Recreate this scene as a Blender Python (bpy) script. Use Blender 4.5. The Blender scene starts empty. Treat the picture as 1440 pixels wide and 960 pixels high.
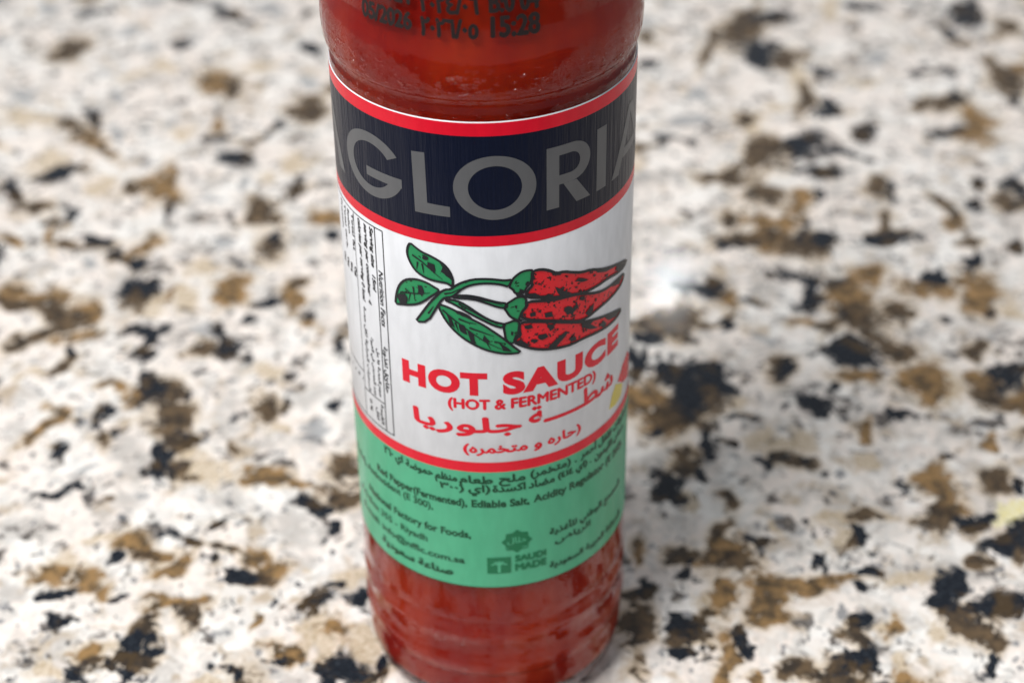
import bpy, bmesh, math, random
import numpy as np
from mathutils import Matrix, Vector

# ------------------------------------------------------------------ units
# everything is laid out in bottle radii (1 = 20 mm) and scaled to metres
S = 0.02
ZC = 4.60                      # height of the label datum above the counter, in radii
sc = bpy.context.scene
col = sc.collection

# ------------------------------------------------------------------ camera
cam_d = bpy.data.cameras.new('camera')
cam = bpy.data.objects.new('camera', cam_d)
col.objects.link(cam)
FPX, PITCH, DIST, HGT, ROLL = 2473.49, 0.544872, 10.14076, 5.84499, -0.022135
cp, sp, cr, sr = math.cos(PITCH), math.sin(PITCH), math.cos(ROLL), math.sin(ROLL)
fwd = Vector((0, cp, -sp)); up = Vector((0, sp, cp)); rt = Vector((1, 0, 0))
rt2 = cr * rt + sr * up; up2 = -sr * rt + cr * up
cam.matrix_world = Matrix(((rt2.x, up2.x, -fwd.x, 0), (rt2.y, up2.y, -fwd.y, -DIST * S),
                           (rt2.z, up2.z, -fwd.z, (HGT + ZC) * S), (0, 0, 0, 1)))
cam_d.sensor_width = 36
cam_d.lens = FPX / 1440 * 36
cam_d.shift_x = 0.02593
cam_d.shift_y = -0.17228
cam_d.clip_start = 0.01
cam_d.clip_end = 50
cam_d.dof.use_dof = True
cam_d.dof.focus_distance = 11.0 * S
cam_d.dof.aperture_fstop = 19
sc.camera = cam

# ------------------------------------------------------------------ light
w = bpy.data.worlds.new('World'); sc.world = w
w.use_nodes = True
bg = w.node_tree.nodes['Background']
bg.inputs[0].default_value = (0.93, 0.96, 1.0, 1)
bg.inputs[1].default_value = 0.30


def area(name, loc, target, sx, sy, power, colr):
    d = bpy.data.lights.new(name, 'AREA'); d.shape = 'RECTANGLE'
    d.size, d.size_y, d.energy, d.color = sx, sy, power, colr
    o = bpy.data.objects.new(name, d); col.objects.link(o)
    o.location = loc
    o.rotation_euler = (Vector(target) - Vector(loc)).to_track_quat('-Z', 'Y').to_euler()
    return o


area('window_light', (-0.36, -0.30, 0.88), (0, 0.05, 0.05), 0.38, 0.34, 10.2, (1.0, 0.985, 0.97))
area('ceiling_lamp', (0.245, 1.75, 1.17), (0.03, 0.1, 0), 0.018, 0.016, 0.11, (0.93, 0.98, 1.0))

sc.view_settings.view_transform = 'Standard'
sc.view_settings.look = 'None'
sc.view_settings.exposure = 0.27
sc.view_settings.gamma = 1
sc.cycles.use_denoising = True
sc.cycles.max_bounces = 16
sc.cycles.transmission_bounces = 12
sc.cycles.glossy_bounces = 6


# ------------------------------------------------------------------ material helpers
class NT:
    def __init__(self, name):
        self.m = bpy.data.materials.new(name); self.m.use_nodes = True
        self.t = self.m.node_tree
        self.b = self.t.nodes['Principled BSDF']

    def n(self, typ, ins=None, **kw):
        x = self.t.nodes.new(typ)
        for k, v in kw.items(): setattr(x, k, v)
        for k, v in (ins or {}).items(): self.set(x, k, v)
        return x

    def set(self, node, key, v):
        i = node.inputs[key]
        if isinstance(v, bpy.types.NodeSocket): self.t.links.new(v, i)
        elif isinstance(v, bpy.types.Node): self.t.links.new(v.outputs[0], i)
        else: i.default_value = v

    def bs(self, **kw):
        for k, v in kw.items(): self.set(self.b, k.replace('_', ' '), v)

    def math(self, op, a, b=0.0, c=None):
        x = self.n('ShaderNodeMath', operation=op)
        self.set(x, 0, a); self.set(x, 1, b)
        if c is not None: self.set(x, 2, c)
        return x

    def mix(self, f, a, b):
        x = self.n('ShaderNodeMix', data_type='RGBA')
        for i, v in ((0, f), (6, a), (7, b)):
            if isinstance(v, (bpy.types.Node, bpy.types.NodeSocket)):
                self.t.links.new(v.outputs[2 if v.bl_idname == 'ShaderNodeMix' else 0] if isinstance(v, bpy.types.Node) else v, x.inputs[i])
            else: x.inputs[i].default_value = v if not isinstance(v, tuple) else (*v, 1)[:4]
        return x

    def step(self, v, lo, hi):
        x = self.n('ShaderNodeMapRange', interpolation_type='SMOOTHSTEP')
        self.set(x, 0, v); x.inputs[1].default_value = lo; x.inputs[2].default_value = hi
        return x

    def coords(self, scale=(1, 1, 1)):
        g = self.n('ShaderNodeNewGeometry')
        mp = self.n('ShaderNodeMapping')
        self.t.links.new(g.outputs['Position'], mp.inputs[0])
        mp.inputs['Scale'].default_value = tuple(s / S for s in scale)
        return mp


def out(node, k=0):
    return node.outputs[k]


# ------------------------------------------------------------------ countertop (polished granite slab)
def granite():
    g = NT('polished_granite')
    P = g.coords()
    wob = g.n('ShaderNodeTexNoise', {'Vector': P, 'Scale': 5.0, 'Detail': 3.0})
    off = g.n('ShaderNodeVectorMath', operation='MULTIPLY_ADD')
    g.set(off, 0, wob.outputs[1]); off.inputs[1].default_value = (.22,) * 3; g.set(off, 2, out(P))
    cell = g.n('ShaderNodeTexVoronoi', {'Vector': off, 'Scale': 8.5})
    cell2 = g.n('ShaderNodeTexVoronoi', {'Vector': off, 'Scale': 17.0})
    cr_ = g.n('ShaderNodeSeparateColor'); g.set(cr_, 0, cell.outputs['Color'])
    cr2 = g.n('ShaderNodeSeparateColor'); g.set(cr2, 0, cell2.outputs['Color'])
    n1 = g.n('ShaderNodeTexNoise', {'Vector': P, 'Scale': 7.0, 'Detail': 5.0, 'Roughness': .62})
    n2 = g.n('ShaderNodeTexNoise', {'Vector': P, 'Scale': 1.1, 'Detail': 2.0})
    n3 = g.n('ShaderNodeTexNoise', {'Vector': P, 'Scale': 26.0, 'Detail': 4.0, 'Roughness': .6})

    def field(attr, lo, hi, chan, amp=.62, camp=.40):
        a = g.n('ShaderNodeAttribute', attribute_name=attr)
        v = g.math('ADD', a.outputs['Fac'], g.math('MULTIPLY', g.math('SUBTRACT', n1, .5), amp))
        v = g.math('ADD', v, g.math('MULTIPLY', g.math('SUBTRACT', cr2.outputs[chan], .5), camp))
        v = g.math('ADD', v, g.math('MULTIPLY', g.math('SUBTRACT', n3, .5), .5))
        return g.step(v, lo, hi)

    # feldspar ground: white, pinkish and grey crystals
    base = g.mix(g.step(n2, .42, .6), (.82, .74, .675), (.85, .82, .78))
    base = g.mix(g.math('MULTIPLY', g.step(cr_.outputs[0], .55, .68), .55), base, (.79, .69, .62))
    base = g.mix(g.math('MULTIPLY', g.step(cr_.outputs[1], .66, .80), .6), base, (.60, .57, .53))
    base = g.mix(g.math('MULTIPLY', g.step(cr2.outputs[2], .74, .9), .40), base, (.48, .49, .48))
    base = g.mix(g.math('MULTIPLY', g.step(n3, .40, .68), .35), base, (.86, .85, .83))
    # soft smoky and honey mottling between the clusters
    m1 = g.n('ShaderNodeTexNoise', {'Vector': off, 'Scale': 2.7, 'Detail': 4.0, 'Roughness': .6})
    m2 = g.n('ShaderNodeTexNoise', {'Vector': g.n('ShaderNodeVectorMath', {0: out(off), 1: (31.0, 7.0, 3.0)}, operation='ADD'), 'Scale': 3.3, 'Detail': 4.0, 'Roughness': .62})
    m3 = g.n('ShaderNodeTexNoise', {'Vector': g.n('ShaderNodeVectorMath', {0: out(off), 1: (11.0, 47.0, 5.0)}, operation='ADD'), 'Scale': 4.2, 'Detail': 4.0, 'Roughness': .62})
    base = g.mix(g.math('MULTIPLY', g.step(m1, .48, .64), .72), base, (.42, .395, .37))
    base = g.mix(g.math('MULTIPLY', g.step(m2, .545, .68), .8), base, (.44, .35, .25))
    base = g.mix(g.math('MULTIPLY', g.step(m3, .58, .65), .92), base, (.07, .06, .055))
    base = g.mix(g.math('MULTIPLY', g.step(m3, .40, .30), .8), base, (.88, .86, .83))
    m4 = g.n('ShaderNodeTexNoise', {'Vector': g.n('ShaderNodeVectorMath', {0: out(off), 1: (3.0, 21.0, 9.0)}, operation='ADD'), 'Scale': 6.5, 'Detail': 3.0, 'Roughness': .55})
    base = g.mix(g.math('MULTIPLY', g.step(m4, .63, .68), .95), base, (.025, .03, .04))
    tiny = g.math('MULTIPLY', g.step(g.math('ADD', cr2.outputs[0], g.math('MULTIPLY', n3, .12)), .995, 1.03), .75)
    base = g.mix(tiny, base, (.14, .15, .17))
    c = g.mix(g.math('MULTIPLY', field('grey_quartz', .28, .62, 0), .8), base, (.30, .31, .32))
    halo = g.math('MAXIMUM', g.n('ShaderNodeAttribute', attribute_name='brown_mica').outputs['Fac'], g.n('ShaderNodeAttribute', attribute_name='dark_mica').outputs['Fac'])
    halo = g.math('ADD', halo, g.math('MULTIPLY', g.math('SUBTRACT', n1, .5), .5))
    c = g.mix(g.math('MULTIPLY', g.step(halo, .06, .42), .65), c, (.58, .47, .34))
    c = g.mix(g.math('MULTIPLY', field('tan_feldspar', .15, .72, 1), .85), c, g.mix(g.step(n3, .35, .65), (.42, .32, .20), (.66, .56, .43)))
    brown = g.mix(g.step(n1, .38, .62), (.055, .035, .016), (.29, .170, .065))
    c = g.mix(g.math('MULTIPLY', field('brown_mica', .28, .60, 2), .96), c, brown)
    yel = g.mix(g.step(n3, .4, .6), (.75, .66, .25), (.80, .76, .55))
    c = g.mix(g.math('MULTIPLY', field('yellow_patch', .36, .55, 2), .9), c, yel)  # small yellow patch in the slab colour
    dark = g.mix(g.step(n1, .36, .66), (.020, .015, .012), (.13, .085, .045))
    c = g.mix(g.math('MULTIPLY', field('dark_mica', .30, .60, 0), .98), c, dark)
    blk0 = g.mix(g.step(n3, .50, .72), (.008, .011, .017), (.045, .055, .07))
    blk = g.mix(g.math('MULTIPLY', g.step(m2, .52, .62), .8), blk0, (.075, .048, .022))
    c = g.mix(g.math('MULTIPLY', field('black_biotite', .32, .54, 1), 1.0), c, blk)
    g.bs(Base_Color=c.outputs[2], Roughness=g.math('ADD', g.math('MULTIPLY', n3, .04), .015), Specular_IOR_Level=.28)
    bmp = g.n('ShaderNodeBump', {'Height': n3, 'Strength': .05, 'Distance': .0002})
    g.bs(Normal=bmp.outputs[0])
    return g.m


BLOBS = """K -5.21 11.2 47.9 -18.7 47.7;G -5.78 11.4 38.7 9.15 31.8;D -5.35 10.2 27.6 -6.28 16.3;G -6.25 10.5 64.6 18.9 99;G -4.68 10.7 74.6 -7.02 44.9;K -3.9 10.3 71.8 -7.3 63;G -4.34 10.1 37.9 17.7 60.4;G -3.77 10.4 133 -72.2 112;K -3.32 11.1 64.6 47.6 50.2;G -2.82 11.2 44.5 30.5 50.5;G -3.68 11.5 27 7.44 83.3;G -4.5 11.6 26.7 6.34 46.9;K -2.22 10.1 52.8 16.3 25.5;T -4.06 9.65 77.3 39.4 55.3;T -4.41 9.42 57.6 -41.1 89.7;B -3.38 9.24 33.9 0.115 15;D -3.11 9.08 62.9 4.12 15.2;T -3.45 9.56 69.7 13.6 111;T -2.89 9.66 22.7 7.35 108;G -2.16 9.16 90.8 34.5 39.1;D -2.15 8.49 35.2 6.97 18.7;G -4.53 8.87 130 24.5 60.9;T -5.55 8.44 13.2 7.56 26.3;K -4.72 8.38 97.6 35.9 42.6;D -4.95 8.13 70.9 60.7 89.3;B -4.52 7.83 83.5 50.4 41.6;D -4.41 7.63 144 29.2 109;G -3.72 8.27 307 44.3 39.7;T -3.61 7.93 103 15.9 42.9;B -3.17 8.14 159 20.2 36.7;K -3.23 8.4 541 67.2 69.1;K -3.15 7.83 184 -62.5 194;D -2.81 7.78 46.3 -29.7 117;K -2.52 7.97 305 -159 119;K -2.9 7.35 46.5 39.7 76;T -2.13 7.27 56.5 0.36 20.9;T -5.07 7.34 31.1 -3.08 11.8;K -4.92 7.12 29.2 -7.98 40.3;B -3.67 6.79 35.2 4.09 10.5;B -3.6 7.04 151 23.4 50.6;D -3.98 6.67 86.4 -47.4 91;D -3.49 6.46 89.7 16.8 105;T -4.33 6.79 82.7 19.4 24.5;K -5.37 6.71 114 25.8 21.4;D -5.04 6.42 42.7 -0.19 42.6;K -4.64 6.31 220 63.4 54.2;K -2.11 6.7 155 -68.8 48.7;D -2.49 6.22 40.6 4.55 14.5;K -3.46 6.14 454 65.2 36.3;B -1.67 6.07 59.3 5.42 43;G -3.17 6.44 68.6 63.8 296;G -2.78 6.73 350 38.8 28.6;T -2.5 6.89 86.3 12.2 96;G -5.73 9.01 32.2 8.28 31.7;G -4.36 8.02 399 278 213;K -4.81 6.05 41.7 20.8 310;B -5.18 5.71 93.4 82.7 167;B -4.71 5.79 380 76.2 28;D -4.37 5.61 16 -24.7 230;K -4.2 5.77 193 99 125;B -3.69 5.54 77.9 -31.5 31.8;K -3.98 5.46 181 66.8 79.5;D -3.8 5.28 132 123 166;K -3.66 5.2 178 32.9 133;G -4.25 5.27 177 38.6 164;G -2.79 5.67 142 1.46 52.9;D -2.29 5.51 38.9 -3.1 16;K -2.25 5.69 125 14.2 76.2;T -3.01 5.13 64.6 10.4 59;G -2.98 5.11 101 21.7 234;K -2.69 5.21 331 43.1 163;K -1.62 5.64 171 15.1 119;B -2.62 4.75 50.3 8.71 18.4;B -2.06 4.61 106 10.1 29.1;K -2.29 4.45 89.2 -38.9 130;D -1.93 4.81 82.2 11.7 138;B -4.89 4.73 44.7 -7.65 36;D -4.72 4.52 20.2 37 192;B -4.53 4.68 11.8 5.12 73.3;D -4.35 4.38 28.7 10.7 26.5;B -4.07 4.41 69.1 14 39.8;D -4.35 4.14 34.3 -31.3 56.9;B -4.04 4.01 34 -16.5 92.2;D -4.68 3.88 145 -37.2 46.2;K -3.6 4.79 48.3 0.449 43;D -3.62 4.6 138 23.3 39.6;T -3.44 4.55 47.4 8.93 48.6;B -3.26 4.67 209 -133 199;T -3.06 4.62 106 15.1 30.2;K -3.04 4.48 275 58.6 595;K -3.43 3.99 200 31.8 30.7;K -3.49 4.09 201 122 161;K -3.35 3.64 152 25.3 60.3;K -3.28 4.1 223 -9.07 139;K -3.15 4.18 545 87.8 330;K -2.66 4 150 25.4 65.2;K -2.57 3.67 62.1 5.15 33.8;D -2.83 3.72 73.9 11.4 57;K -2.4 4.11 504 -179 309;K -2.35 3.51 227 -55.1 133;K -1.82 4.31 109 12.8 126;B -1.84 4.15 145 15 109;K -1.52 3.78 234 16.4 55.7;D -4.14 3.54 47.9 -23.4 59.3;K -4.01 3.7 296 57.6 86.7;T -4.39 3.38 228 -71.7 140;B -3.58 3.09 55.1 23.2 398;K -3.22 3.12 78.5 12.6 23.2;D -3.06 3.08 40.2 6.65 26.6;K -2.85 2.98 498 71.6 173;B -3.32 3.01 79.6 21 246;D -2.98 2.69 32.1 5.13 17.9;K -2.77 2.41 84.6 15.1 115;D -2.89 2.34 85.1 13.1 37.9;K -3 2.2 260 -58.5 170;T -2.79 2.24 86.1 15 104;K -3.53 2.81 156 -165 469;K -3.67 2.68 513 92.8 69.1;B -4.15 2.56 167 -89.5 70;B -4.06 2.76 127 27.4 73;K -3.38 2.41 235 46.2 230;T -2.14 3.3 52 25.6 84.3;K -1.91 3.23 287 34.4 296;D -2.09 2.78 81.3 10 68.1;K -1.87 2.84 623 66.1 419;T -1.93 2.56 333 35.2 181;D -2.28 2.24 344 44.8 235;K -1.47 2.81 143 -31.8 156;K -2.77 3.28 121 41.8 747;G -1.64 2.44 84.3 7.99 55.7;K -3.91 2.25 354 -253 421;D -3.59 2.37 236 44.9 108;G -4.35 4.26 143 35.3 196;K -4.64 3.2 394 -233 549;G -2.82 4.01 40.4 -9.03 66.5;K -2.93 2 88.2 14 40.8;D -2.78 2.01 138 22.3 111;T -2.54 1.97 18.3 3.86 48.7;D -2.6 1.91 357 58 394;B -2 1.83 51.2 31.4 83;B -1.75 1.7 63.5 10.6 167;D -1.3 1.9 45.5 3.48 27.7;D -1.37 1.5 31.5 -9.54 64.5;K -1.63 1.39 74.6 37.7 143;G -3.7 1.96 279 -135 388;K -3.78 1.67 46.6 -74.5 277;K -3.58 1.73 253 53 223;D -3.39 1.58 1030 188 361;G -3.06 1.55 343 61.8 277;G -2.47 1.58 189 36.6 420;K -2.3 1.32 291 -36.8 319;K -1.48 1.1 504 38.4 118;G -1.38 0.94 1270 119 1230;T -3.4 1.16 50.9 -49.2 264;B -3.14 1.05 38.3 7.52 40.9;B -2.95 0.904 50 28.5 63.7;B -2.72 0.673 98.6 -13.6 60.6;D -3 0.849 101 22.1 204;B -2.78 0.538 289 53 345;T -3.68 0.842 39.3 9.68 64.1;B -3.71 0.704 70.9 15.8 55.2;B -3.43 0.585 71.9 15 56.2;K -3.21 0.785 457 17.2 281;K -3.65 0.403 270 -158 261;B -3.23 0.39 294 58.5 234;K -3.13 0.307 297 64 451;K -2.75 1.16 169 86.7 306;K -2.62 1.01 98.7 19.4 196;D -2.34 0.956 99.7 31.5 628;K -2.38 0.83 629 88.9 400;B -2.06 0.82 104 18 63.4;B -1.87 0.674 49.9 -33 89.1;D -1.97 0.54 72.4 11.8 151;K -2.14 0.6 112 62.8 147;B -2.64 0.266 18.9 11.7 299;D -2.47 0.157 109 18 123;B -2.82 0.193 170 48.5 755;K -3.52 0.0205 308 64.3 138;K -3.45 0.0439 173 64.8 1070;D -2.83 0.0128 135 0.687 78;K -2.9 -0.137 113 20.1 66.7;T -3.08 -0.181 49.7 -23.1 81;B -3.15 -0.229 178 34.6 108;K -2.75 -0.166 113 22.5 181;D -2.79 -0.264 79.7 15.4 105;K -2.92 -0.407 324 55.3 77;K -3.25 -0.41 238 46.1 76.5;D -3.11 -0.353 80.8 26.4 423;T -3.47 -0.343 80.4 17.9 70.4;B -1.86 0.0221 692 72.3 201;B -1.69 -0.272 51.1 -25.7 172;B -1.59 -0.324 236 22.3 105;K -1.73 -0.369 146 129 525;T -1.34 -0.133 113 7.78 13.6;B -1.21 -0.0353 112 9.28 97;T -1.02 -0.167 113 6.51 44.6;T -1.13 0.46 70.2 -30.6 98.7;K -1.46 0.283 63.6 8.76 140;K -1.1 0.233 220 15.7 162;K -1.26 0.397 167 52.2 1390;K -1.19 -0.433 53.1 -12.6 61.5;K -0.937 -0.343 181 15.3 267;D -0.968 -0.488 81.9 6.69 108;K -2.09 -0.504 185 36.5 540;K -2.24 -0.511 740 126 1220;T -1.53 0.691 409 40.2 328;D 3.31 10.3 23.2 -9.09 10.3;D 2.88 9.81 185 -67.9 29.7;K 3.8 10.7 21.9 -11 61.5;D 3.47 10.7 67.3 -16.7 15.8;K 3.5 9.63 19.3 1.73 9.74;K 3.65 9.81 200 -28.5 31.8;D 3.9 9.5 40.5 -5.8 15.7;T 3.89 9.02 36 -9.42 17.6;D 3.86 8.53 72.2 -11.5 10.3;K 4.09 8.21 74.2 -11.8 30.3;K 4.27 9.07 377 -64.8 59.7;K 2.06 9.47 91.5 -3.84 93.1;D 2.1 10.2 48.8 -3.08 26.5;G 2.64 8.65 97.4 -10.2 24.1;D 3.04 7.99 57.8 -6.2 37.6;T 3.15 7.88 58.3 -7.53 15.6;T 3.5 8.27 36.4 -0.492 112;K 4.44 7.66 45.4 2.38 35.5;K 3.66 7.41 33.3 -20.8 35.3;D 3.17 7.18 27.5 -3.69 7.83;D 3.36 7.36 60.9 -7.51 41.9;K 4.07 7.24 27.3 50.5 159;K 5.09 11 20.6 0.998 99.9;T 4.62 10.9 118 -20.5 15.5;K 6.4 10.7 46.7 -11.1 8.68;K 5.95 10.2 86.7 8.01 37.6;D 6.04 9.85 65.3 -13.1 55.7;D 6.77 10.2 43.4 3.44 19;K 5.76 9.11 34 -3.45 98.2;K 5.4 9.06 53.4 -2.88 193;T 4.68 8.88 34.6 -2.07 102;G 4.91 9.52 35.3 -45.2 139;D 6.33 9.31 92.5 -22.3 35.3;D 6.41 8.83 32.1 -1.7 9.52;K 6.33 8.28 145 -37 44.7;B 5.79 7.83 44.2 -7.42 8.14;B 5.74 7.51 26.8 -4 62.8;K 5.36 7.56 30.6 -19.9 57.5;D 5.6 8.28 38.7 -28.5 45.9;K 5.74 8.44 143 -31.4 73.1;D 5.26 8.26 115 -24.1 43.4;K 3.77 6.76 34.2 9.53 43.7;K 3.45 6.89 63.8 1.59 275;D 2.7 6.72 13.5 -8.42 60.6;D 3.05 6.35 42.5 -5.4 19.7;B 3.41 6.11 43.4 -6.27 20.8;K 3.68 6.27 119 -15 139;K 3.43 5.77 570 -92.8 69.1;D 4.35 6.47 85.8 -16.1 32.1;K 4.5 6.32 170 -33.7 55.7;K 5.53 6.42 66.1 -13.6 77.9;K 5.43 6.05 121 -27.4 86.4;K 5.89 6.4 118 -27.8 99.6;D 5.81 6.12 88.5 -21.8 56.1;D 5.01 6.04 173 62.7 49;B 5.09 5.76 124 -28.5 44.1;K 2.1 7.61 59.8 -1.13 109;K 2.33 7.44 108 -6.11 129;D 1.86 7.43 104 -107 175;D 2.65 5.86 90.6 -10.8 28.4;B 3.06 5.76 17.6 0.183 69.5;D 4.28 5.74 179 -35.9 28.4;G 4.99 7.2 247 -47.1 192;G 5.88 6.94 162 -34.4 198;G 2.41 8.05 25.8 2.37 116;G 1.83 6.9 162 -8.58 142;D 2.84 5.45 8.65 -9.15 73.3;K 2.59 5.35 47.1 -24.7 184;B 3.05 5.44 30.9 -4 17.6;D 3.36 5.3 23 -2.96 22.6;K 3.61 5.37 91.4 -15.4 24.5;K 3.4 5.54 765 -126 58.5;K 4.18 5.37 33.8 -19.5 77.7;D 4.3 5.53 30.8 -2.21 105;K 4.58 5.45 91 -13.1 178;D 5.16 5.23 92.7 -18.8 115;K 5.04 4.89 121 -37.3 45.2;K 5.58 5.1 287 -73.4 132;K 3.06 4.76 49.8 62.2 123;K 3.34 4.65 247 -40.5 51.2;K 3.24 4.36 76.9 -12.2 22.9;G 1.88 4.81 24.1 -1.21 31.8;K 2 4.63 60.3 30.1 114;K 2.3 4.54 64.3 6.26 56.9;B 2.46 4.34 101 -11.4 48.5;K 2.71 4.3 98.5 49.6 197;K 2.42 4.05 495 -63 58;D 2.18 3.96 26.7 13.7 454;D 1.94 4.02 35.3 -3.25 15.2;D 1.68 3.94 26.2 -0.613 51;K 1.6 3.71 36.6 1.01 120;K 1.43 3.35 54.3 -3.92 20.9;K 2 3.69 405 -40.2 153;B 3.69 4.39 32.1 -8.64 9.31;D 3.67 4 26 -4.34 18.9;B 4.02 4.75 47.5 -7.92 45;K 3.64 4.59 75.4 -9.23 126;K 3.53 3.96 205 -33.8 120;D 4.05 4.08 50.6 -9.6 29.7;D 3.75 3.67 84.2 17.3 26.9;D 3.98 3.48 37.3 -5.93 56.7;K 3.48 3.43 18.4 3.38 29.3;K 3.33 3.51 83.6 -13.1 57.6;B 4.48 4.46 19.1 -2.01 61.5;K 4.57 4.63 39.5 -31.7 110;B 4.98 4.39 27.1 -3.39 13.3;B 3.05 3.93 143 -16.5 181;K 3.18 3.88 323 -37.5 468;D 3.34 3.87 73.8 -51.8 193;D 2.84 3.17 68.3 -9.88 27.9;K 2.87 3.17 154 -23.4 37;K 1.76 3.12 28.4 -1.99 26.8;K 2.1 3.07 24.4 5.24 31.8;K 1.81 2.82 57.4 -5.62 16.5;D 2 2.86 39.7 -4.1 16.3;D 1.7 2.54 22.5 -9.99 24.3;B 1.44 2.8 40 -2.73 23.3;B 1.54 2.46 18.4 -0.427 38.7;K 1.42 2.31 242 -13.3 251;T 2.28 2.79 90.1 -6.87 145;K 3.07 2.63 45.8 11 39.6;K 3.14 2.45 166 -24.6 159;K 3.22 2.88 727 -121 310;K 3.76 2.46 61.7 0.252 95.9;B 3.51 3.02 28.7 -3.41 61.7;B 4.12 3 29.1 -4.92 16;B 4.1 2.79 57.6 -10.8 66.4;T 4.33 2.86 159 -37.2 24.6;K 4.93 3.05 40.1 -6.49 27.4;B 4.69 2.95 46.8 -10.7 37.4;D 4.68 2.7 29.7 -6.38 38.2;K 2.25 2.5 73.7 4.89 425;K 2.19 2.14 126 -5.26 338;T 2.43 2.21 125 -16.7 43.1;T 2.68 2.15 42.8 -4.3 74;K 1.96 2.13 157 -40.9 39.7;D 1.97 2.41 240 -23.1 159;B 3.44 2.28 225 -40.7 119;B 4.49 2.07 127 -25.6 213;G 4.87 3.63 169 -36.2 198;K 4.96 4.1 493 -114 336;K 4.55 3.92 655 -146 268;D 4.74 3.46 110 -23.8 110;K 4.48 3.4 85.5 8.33 791;D 1.65 2.03 174 4.79 678;D 2.65 1.99 129 2.6 682;K 4.07 1.95 326 -60.7 492;T 5.18 4.07 79.4 -12.5 230;G 2.66 3.6 274 -33 196;G 2.61 4.75 605 -74.4 210;K 1.5 1.64 63.1 2.32 39;K 1.52 1.49 93.4 -7.48 57;D 1.68 1.89 39.8 -0.857 101;K 1.84 1.75 161 -13.3 164;K 1.95 1.96 227 -19.3 245;K 2.47 1.85 297 -40.9 108;D 2.67 1.86 70.9 -7.97 103;K 2.66 1.91 117 -7.91 321;K 2.91 1.73 120 5.81 803;D 2.05 1.45 123 -8.86 216;T 1.65 1.39 168 -9.15 276;B 1.17 0.838 257 -18.6 90.4;D 1.9 1.07 144 -50 54.1;B 1.91 0.745 33.2 -3.48 23.1;D 1.61 0.737 53.9 -1.79 131;K 1.65 0.665 507 -43.5 429;D 2.04 0.601 66.2 -6.03 94.6;K 2.19 0.806 206 -24.1 170;K 1.58 0.462 187 -12.1 271;B 1.84 0.236 69.1 -7.61 37.8;T 1.73 0.141 69.9 -6.65 59.7;B 2.54 0.381 6.85 -6.38 134;B 2.91 0.404 34.7 -0.927 183;B 2.27 0.356 47.3 -5.43 56.7;B 2.24 0.158 57.6 -7.56 38.6;B 2.24 -0.0201 49.7 1.47 302;K 2.7 0.702 261 -42 112;K 2.71 0.546 849 -141 288;T 3 1.14 24.6 4.77 290;D 3.21 1.17 76.6 -10.2 155;T 3.37 1.11 174 -23.7 387;K 3.06 0.939 328 -59.1 127;D 2.95 0.907 255 -41.2 204;T 2.86 0.963 99.1 -15.1 88.8;T 2.37 1.02 394 -54.4 167;K 2.74 1.12 481 -65.6 530;G 2.49 1.21 385 -49.6 333;G 2.63 1.06 393 -27.1 1190;K 3.13 0.533 139 79.4 202;K 3.08 0.271 531 -91.9 483;T 3.45 0.455 17 1.82 180;K 3.76 0.31 100 -34.9 44.1;K 3.69 0.114 86.5 -19.2 51.2;K 4.06 0.0542 23.2 -14.3 71.7;D 3.74 -0.081 71.7 -16.4 43.6;D 3.8 -0.21 78.3 -7.88 60.7;D 3.85 -0.305 150 -37.1 51.3;K 3.79 -0.563 393 -97.8 116;D 4.05 0.488 186 -33.8 449;G 3.89 0.424 189 -4.19 1370;B 3.9 1.53 72.7 -12.5 21.4;B 3.86 1.72 178 -138 161;D 3.76 1.17 62 -12.2 63;K 4.04 1.09 43.5 -8.31 75.4;B 3.9 1.3 75.4 -14 118;D 4.38 1.59 35 -7.63 43.9;K 4.62 1.52 372 -98.3 114;G 4.28 1.4 241 -55.8 189;Y 4.36 1.12 51.5 -12.4 40.1;Y 4.53 1.28 170 -40.2 191;K 4.28 0.794 79.9 -19 70.6;D 4.43 0.807 179 -47.7 45;K 1.55 -0.0795 44.1 -12 63.3;D 1.51 -0.236 60.5 -1.77 165;K 1.48 -0.389 74.7 -1.67 222;T 1.54 -0.299 116 2.79 535;K 1.99 -0.25 180 17.5 40.5;K 1.99 -0.0925 287 -33.5 210;B 1.83 -0.369 74.3 -8.85 30.8;K 2.08 -0.221 1820 -233 1060;B 1.76 -0.579 212 -23.5 128;K 2.9 -0.0719 146 -23.9 151;D 2.85 -0.181 290 -53.7 73.8;K 2.82 -0.413 117 -20.3 78.5;D 2.68 -0.546 119 -18.4 127;D 2.38 -0.597 53.2 -6.2 93.1;D 2.6 -0.618 53.4 -4.43 182;B 3.12 -0.0944 287 -58 61.1;T 3.08 -0.0614 199 -38.8 69.6;T 3.48 -0.169 290 -57.5 326;T 3.21 -0.561 211 -44.2 79.4;K 1.25 0.387 67.9 -3.91 72.9;D 1.17 0.323 47.5 -1.03 100;D 1.14 -0.0354 59 -4.47 20.5;D 1.08 -0.254 90.5 -6.3 42;T 3.34 1.86 117 -18.7 135;K 1.29 0.253 431 -35.7 150;G 1.31 0.834 629 -32.1 803"""


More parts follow.
